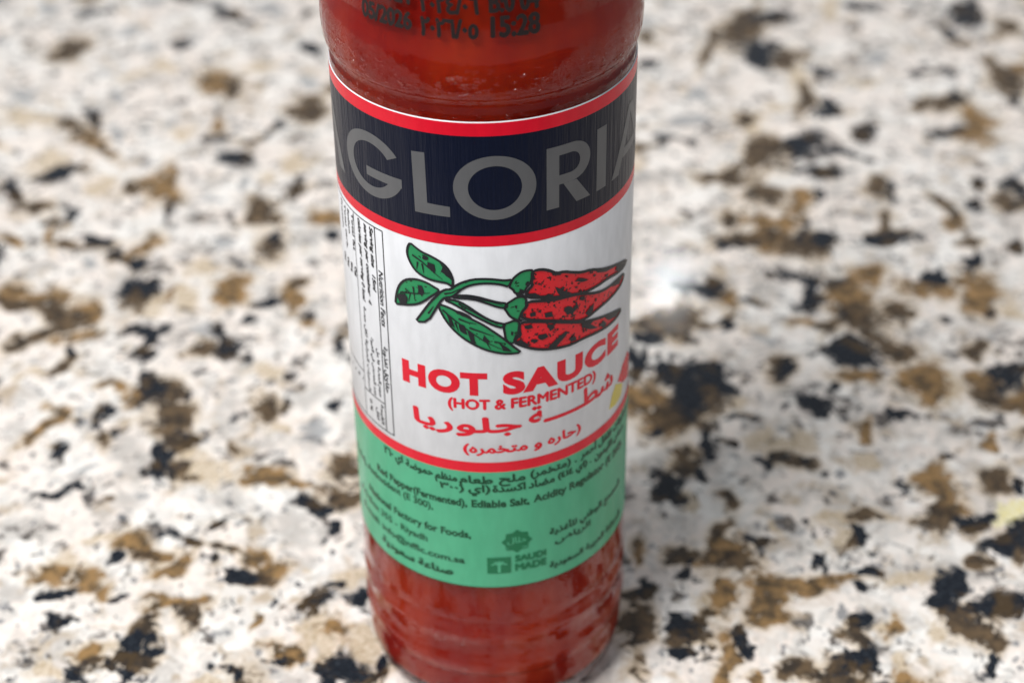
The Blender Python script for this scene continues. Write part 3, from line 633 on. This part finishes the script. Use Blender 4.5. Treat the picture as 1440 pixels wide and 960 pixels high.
# pepper drawing
ART = {
    'leaf': ['-0.507 -0.330 -0.526 -0.363 -0.535 -0.404 -0.530 -0.443 -0.512 -0.485 -0.482 -0.531 -0.438 -0.560 -0.377 -0.579 -0.316 -0.583 -0.269 -0.583 -0.244 -0.595 -0.229 -0.610 -0.225 -0.579 -0.224 -0.551 -0.232 -0.518 -0.248 -0.479 -0.276 -0.443 -0.317 -0.416 -0.370 -0.393 -0.424 -0.379 -0.467 -0.356',
             '-0.643 -0.804 -0.649 -0.856 -0.606 -0.843 -0.542 -0.825 -0.474 -0.797 -0.421 -0.757 -0.376 -0.710 -0.332 -0.673 -0.316 -0.646 -0.354 -0.629 -0.390 -0.610 -0.446 -0.599 -0.505 -0.607 -0.560 -0.632 -0.604 -0.683 -0.629 -0.742',
             '-0.329 -0.770 -0.312 -0.816 -0.284 -0.874 -0.239 -0.938 -0.176 -1.001 -0.107 -1.049 -0.027 -1.094 0.053 -1.122 0.123 -1.137 0.211 -1.139 0.170 -1.096 0.124 -1.046 0.090 -1.007 0.033 -0.953 -0.035 -0.894 -0.103 -0.853 -0.182 -0.810 -0.251 -0.774 -0.310 -0.759'],
    'stem': ['-0.496 -0.942 -0.405 -0.919 -0.335 -0.781 -0.307 -0.728 -0.279 -0.698 -0.237 -0.688 -0.216 -0.672 -0.166 -0.614 -0.108 -0.582 -0.040 -0.569 0.028 -0.571 0.084 -0.583 0.132 -0.607 0.155 -0.550 0.107 -0.554 0.040 -0.539 -0.028 -0.533 -0.096 -0.538 -0.164 -0.565 -0.211 -0.598 -0.241 -0.629 -0.277 -0.635 -0.310 -0.662 -0.339 -0.702 -0.381 -0.754 -0.417 -0.812 -0.458 -0.880',
             '-0.243 -0.685 -0.155 -0.663 -0.076 -0.671 -0.008 -0.694 0.059 -0.719 0.119 -0.732 0.116 -0.772 0.059 -0.757 -0.020 -0.719 -0.099 -0.690 -0.220 -0.692',
             '-0.291 -0.717 -0.238 -0.708 -0.180 -0.719 -0.123 -0.756 -0.067 -0.803 -0.011 -0.845 0.045 -0.876 0.105 -0.895 0.093 -0.925 0.034 -0.903 -0.034 -0.859 -0.102 -0.818 -0.170 -0.774 -0.227 -0.739'],
    'calyx': ['0.153 -0.552 0.182 -0.522 0.217 -0.500 0.257 -0.497 0.290 -0.504 0.281 -0.540 0.278 -0.581 0.263 -0.612 0.241 -0.635 0.233 -0.668 0.198 -0.665 0.169 -0.660 0.158 -0.628 0.129 -0.604',
             '0.116 -0.734 0.145 -0.717 0.180 -0.694 0.221 -0.694 0.244 -0.716 0.240 -0.753 0.244 -0.775 0.214 -0.811 0.202 -0.845 0.190 -0.878 0.161 -0.859 0.132 -0.834 0.115 -0.797 0.099 -0.770',
             '0.091 -0.893 0.126 -0.886 0.161 -0.873 0.190 -0.885 0.201 -0.908 0.189 -0.949 0.195 -0.978 0.171 -1.017 0.165 -1.048 0.135 -1.055 0.107 -1.023 0.101 -0.979 0.096 -0.936'],
    'pepper': ['0.290 -0.512 0.341 -0.509 0.402 -0.535 0.447 -0.572 0.506 -0.578 0.575 -0.611 0.648 -0.642 0.726 -0.657 0.813 -0.700 0.911 -0.739 1.029 -0.779 1.213 -0.854 1.155 -0.872 1.033 -0.853 0.914 -0.819 0.798 -0.819 0.665 -0.811 0.562 -0.781 0.441 -0.757 0.340 -0.730 0.256 -0.708 0.242 -0.684 0.254 -0.652 0.286 -0.624 0.276 -0.590 0.292 -0.561 0.281 -0.533',
             '0.250 -0.741 0.340 -0.756 0.441 -0.778 0.576 -0.789 0.665 -0.818 0.799 -0.877 0.916 -0.899 1.035 -0.905 1.159 -0.928 1.127 -0.978 1.039 -0.994 0.920 -1.002 0.802 -1.008 0.700 -1.028 0.622 -1.020 0.494 -0.963 0.364 -0.917 0.243 -0.880 0.205 -0.845 0.217 -0.809 0.244 -0.782',
             '0.201 -0.894 0.303 -0.908 0.428 -0.948 0.564 -1.002 0.653 -1.041 0.768 -1.077 0.881 -1.111 1.019 -1.158 1.124 -1.202 1.049 -1.221 0.926 -1.218 0.788 -1.197 0.670 -1.180 0.579 -1.185 0.495 -1.177 0.389 -1.158 0.290 -1.127 0.206 -1.080 0.162 -1.047 0.173 -1.017 0.204 -1.001 0.193 -0.949'],
    'blot': ['-0.390 -0.445 -0.342 -0.455 -0.337 -0.495 -0.348 -0.524 -0.371 -0.495 -0.398 -0.481',
             '-0.467 -0.644 -0.435 -0.642 -0.421 -0.687 -0.439 -0.727 -0.464 -0.706',
             '-0.632 -0.792 -0.616 -0.758 -0.566 -0.746 -0.546 -0.775 -0.558 -0.821 -0.606 -0.843',
             '-0.425 -0.399 -0.382 -0.409 -0.396 -0.433 -0.426 -0.427',
             '-0.311 -0.428 -0.271 -0.462 -0.241 -0.506 -0.231 -0.559 -0.267 -0.530 -0.302 -0.502 -0.289 -0.465',
             '-0.217 -0.786 -0.136 -0.813 -0.103 -0.846 -0.171 -0.830 -0.206 -0.813',
             '-0.140 -0.948 -0.105 -0.974 -0.084 -1.045 -0.118 -1.032',
             '-0.282 -0.810 -0.242 -0.860 -0.221 -0.928 -0.255 -0.905',
             '-0.196 -0.896 -0.156 -0.907 -0.140 -0.976 -0.186 -0.952',
             '-0.036 -0.972 0.008 -1.030 -0.015 -1.044 -0.043 -1.015',
             '0.055 -1.033 0.112 -1.081 0.146 -1.121 0.088 -1.107',
             '1.029 -0.779 1.213 -0.854 1.155 -0.872 1.054 -0.852 1.005 -0.808',
             '0.760 -0.673 0.911 -0.742 1.004 -0.774 0.891 -0.756 0.795 -0.715',
             '0.402 -0.537 0.447 -0.572 0.506 -0.578 0.479 -0.596 0.434 -0.581',
             '0.244 -0.678 0.304 -0.684 0.340 -0.714 0.402 -0.717 0.441 -0.750 0.340 -0.730 0.256 -0.708',
             '0.441 -0.674 0.480 -0.701 0.506 -0.689 0.493 -0.719 0.548 -0.754 0.576 -0.779 0.493 -0.762 0.460 -0.729',
             '0.618 -0.671 0.711 -0.727 0.649 -0.719 0.590 -0.689',
             '0.872 -0.774 0.913 -0.783 0.893 -0.807',
             '0.328 -0.724 0.428 -0.746 0.576 -0.786 0.548 -0.789 0.441 -0.774 0.340 -0.753',
             '0.243 -0.888 0.364 -0.920 0.494 -0.966 0.637 -1.028 0.494 -0.974 0.364 -0.929 0.243 -0.896',
             '0.653 -1.049 0.768 -1.081 0.734 -1.096 0.805 -1.163 0.718 -1.131 0.653 -1.085',
             '0.881 -1.118 1.107 -1.194 1.021 -1.204 0.925 -1.173',
             '0.984 -0.903 1.141 -0.921 1.065 -0.960 0.985 -0.932',
             '0.862 -1.136 0.904 -1.190 0.863 -1.196 0.823 -1.151',
             '0.390 -0.953 0.435 -0.968 0.441 -0.999 0.402 -1.014 0.387 -0.981',
             '0.327 -1.021 0.377 -1.024 0.396 -1.056 0.352 -1.071 0.321 -1.048',
             '0.225 -0.927 0.279 -0.924 0.290 -0.955 0.254 -0.961 0.231 -0.949',
             '0.389 -1.140 0.441 -1.099 0.522 -1.057 0.543 -1.073 0.495 -1.119 0.455 -1.155 0.415 -1.163',
             '0.550 -1.126 0.593 -1.123 0.609 -1.166 0.565 -1.162',
             '0.278 -1.045 0.327 -1.064 0.302 -1.079 0.272 -1.068',
             '0.165 -1.045 0.206 -1.030 0.230 -1.056 0.278 -1.088 0.241 -1.090 0.200 -1.076',
             '0.507 -0.865 0.549 -0.867 0.577 -0.893 0.606 -0.863 0.621 -0.898 0.577 -0.936 0.535 -0.933',
             '0.683 -0.984 0.731 -0.950 0.765 -0.938 0.757 -0.992 0.716 -1.021',
             '0.635 -0.826 0.681 -0.840 0.666 -0.875 0.628 -0.851',
             '0.365 -0.861 0.422 -0.864 0.415 -0.904 0.371 -0.898',
             '0.267 -0.836 0.303 -0.830 0.303 -0.866 0.273 -0.866',
             '0.315 -0.826 0.346 -0.827 0.340 -0.854',
             '0.220 -0.834 0.243 -0.831 0.237 -0.858',
             '0.175 -0.659 0.209 -0.668 0.244 -0.691 0.232 -0.703 0.180 -0.687',
             '0.192 -0.689 0.215 -0.679 0.244 -0.698 0.232 -0.706',
             '0.167 -0.874 0.190 -0.875 0.208 -0.867 0.237 -0.879 0.207 -0.892',
             '0.165 -0.988 0.189 -1.020 0.168 -1.052 0.153 -1.029',
             '0.245 -0.588 0.263 -0.585 0.259 -0.611 0.239 -0.614',
             '0.168 -0.755 0.185 -0.758 0.179 -0.785',
             '0.142 -0.956 0.160 -0.965 0.154 -0.993 0.139 -0.984',
             '0.198 -0.628 0.233 -0.648 0.227 -0.667 0.195 -0.658'],
    'vein': ['-0.496 -0.419 -0.427 -0.454 -0.362 -0.507 -0.292 -0.562',
             '-0.459 -0.463 -0.468 -0.520',
             '-0.428 -0.468 -0.419 -0.541',
             '-0.601 -0.745 -0.524 -0.725 -0.457 -0.711 -0.381 -0.684',
             '-0.563 -0.703 -0.524 -0.725 -0.541 -0.801',
             '-0.501 -0.668 -0.497 -0.716 -0.493 -0.771',
             '-0.300 -0.799 -0.219 -0.871 -0.128 -0.947 -0.026 -1.030 0.100 -1.108',
             '-0.195 -0.854 -0.138 -0.877 -0.081 -0.888',
             '-0.219 -0.885 -0.198 -0.953',
             '-0.127 -0.919 -0.047 -0.951 0.032 -0.988',
             '-0.105 -0.967 -0.096 -1.045',
             '-0.037 -0.994 0.007 -1.088',
             '0.031 -1.031 0.101 -1.051',
             '-0.400 -0.850 -0.360 -0.784',
             '-0.179 -0.677 -0.076 -0.685 0.014 -0.713 0.093 -0.746',
             '-0.192 -0.734 -0.101 -0.790 -0.023 -0.845 0.057 -0.893',
             '-0.284 -0.671 -0.236 -0.656 -0.177 -0.615'],
}
inkw = .016
outline = bmesh.new()
for kind, nm, mat in (('leaf', 'printed_leaf', leafg), ('stem', 'printed_stem', leafg), ('calyx', 'printed_calyx', leafg), ('pepper', 'printed_pepper', chili)):
    for s in ART[kind]:
        p = smooth_closed(pts(s))
        bb = bmesh.new(); poly(bb, p)
        wrap(nm, bb, mat, label, 2 if kind in ('calyx', 'stem') else 1)
        stroke(outline, p, inkw * (1.35 if kind == 'pepper' else 1), True)
rg = random.Random(3)
for s in ART['blot']:
    p = pts(s); q = []
    for i in range(len(p)):                                   # ragged pen edge
        a, c = p[i], p[(i + 1) % len(p)]
        q += [a, ((a[0] + c[0]) / 2 + rg.uniform(-.005, .005), (a[1] + c[1]) / 2 + rg.uniform(-.005, .005))]
    poly(outline, q)
for s in ART['vein']: stroke(outline, pts(s), .013, False, True)
for ch in ART['pepper']:
    p = pts(ch)
    xa, xb = min(q[0] for q in p), max(q[0] for q in p); ya, yb = min(q[1] for q in p), max(q[1] for q in p)
    for _ in range(85):
        x, y = rg.uniform(xa, xb), rg.uniform(ya, yb)
        ins = False
        for i in range(len(p)):
            (x0, y0), (x1, y1) = p[i], p[i - 1]
            if (y0 > y) != (y1 > y) and x < (x1 - x0) * (y - y0) / (y1 - y0) + x0: ins = not ins
        if not ins: continue
        r = rg.uniform(.003, .012); k = rg.randint(4, 6); a0 = rg.random() * 6
        poly(outline, [(x + r * rg.uniform(.5, 1.5) * math.cos(a0 + 6.283 * i / k), y + r * rg.uniform(.5, 1.3) * math.sin(a0 + 6.283 * i / k)) for i in range(k)])
wrap('drawing_ink', outline, black, label, 4)

# small second drawing at the right edge of the white panel
b = bmesh.new(); poly(b, [(1.30, -1.69), (1.18, -1.72), (1.085, -1.80), (1.19, -1.885), (1.38, -1.96), (1.42, -1.80)]); wrap('printed_emblem', b, chili, label, 1)
b = bmesh.new(); poly(b, [(1.051, -1.80), (1.19, -1.89), (1.16, -1.975), (1.061, -1.99), (.962, -1.965), (.996, -1.87)]); wrap('printed_emblem', b, yellow, label, 1)

# green panel print
b = bmesh.new()


def g_ar(s, x0, x1, base, h=.060, off=.0036): put_text(b, arabic(s), x0, x1, base, h, .004, press=off)
def g_en(s, x0, x1, base, h=.062, off=.032): put_text(b, s, x0, x1, base, h, off)


g_ar('اي ٢٦٠', -.84, -.665, -2.215); g_ar('حموضة', -.635, -.42, -2.225); g_ar('منظم', -.40, -.245, -2.232); g_ar('طعام', -.225, .0, -2.232); g_ar('ملح', .045, .225, -2.225)
g_ar('. (متخمر)', .265, .62, -2.215); g_ar('فلفل أحمر', .66, 1.0, -2.21); g_ar('المكونات', 1.03, 1.30, -2.21)
g_ar('(٣٠٠', -.37, -.20, -2.312, .05); g_ar('(اي', -.165, -.02, -2.310); g_ar('اكسدة', .0, .225, -2.310); g_ar('مضاد', .25, .44, -2.310); g_ar('. (اي ٤١٤)', .47, .76, -2.300, .05); g_ar('حمض الليمون', .80, 1.22, -2.31)
g_en('Red Pepper(Fermented),', -.945, -.178, -2.448); g_en('Ediable Salt,', -.148, .255, -2.448); g_en('Acidity Regulator (E 260),', .283, 1.20, -2.446)
g_en('(E 414), Antioxident (E 300),', -1.36, -.428, -2.535, .058, .022)
g_en('National Factory for Foods,', -1.09, -.158, -2.738)
g_en('P.O.Box 355 - Riyadh', -1.26, -.485, -2.858, .058, .02)
g_en('E-mail: info@nffic.com.sa', -1.22, -.207, -2.985, .056, .024)
g_ar('صناعة سعودية', -.935, -.300, -3.112, .062, .006)
g_ar('المصنع الوطني للأغذية', .405, 1.16, -2.790, .052); g_ar('الرياض', .446, .76, -2.885, .050); g_ar('المملكة العربية السعودية', .405, 1.18, -3.105, .052, .0035)
wrap('ingredient_lettering', b, dkgreen, label, 3)
b = bmesh.new()
st = []
for i in range(16):
    r = 1.0 if i % 2 == 0 else .80
    a = math.radians(90 - i * 22.5); st.append((.163 + .110 * r * math.cos(a), -2.778 + .106 * r * math.sin(a)))
poly(b, st)
rect(b, -.050, .118, -3.068, -2.918)
put_text(b, 'SAUDI', .150, .372, -2.965, .052, 0, press=.006)
put_text(b, 'MADE', .152, .374, -3.052, .060, 0, press=.006)
wrap('quality_marks', b, logogreen, label, 3)
b = bmesh.new()
put_text(b, arabic('حلال'), .095, .230, -2.790, .050, .012)
rect(b, .090, .236, -2.842, -2.834)
for a in (-70, -35, 0, 35, 70):
    s_, c_ = math.sin(math.radians(a)), math.cos(math.radians(a))
    stroke(b, [(.034, -2.992), (.034 + .030 * s_, -2.985 + .030 * c_), (.034 + .058 * s_, -2.990 + .040 * c_ - .012 * abs(s_))], .012)
rect(b, .024, .044, -3.058, -2.99)
wrap('quality_mark_detail', b, green, label, 3)

# production date, black dots on the glass above the label
b = bmesh.new()
for s_, x0, x1, z, h in (('05/2026', -.805, -.435, 1.185, .105), ('٢٠٢٦/٠٥', -.372, -.028, 1.165, .112), ('15:28', .052, .345, 1.170, .125),
                        ('05/2024', -.805, -.435, 1.345, .105), ('٢٠٢٤/٠٦', -.372, -.022, 1.315, .112), ('B:0 04', .045, .345, 1.325, .125)):
    put_text(b, s_, x0, x1, z, h, .01, press=.006)
ink = wrap('date_print', b, plain('date_ink', (.012, .004, .004), .6), bottle, 1, lambda z: r_at(z) + .0015)
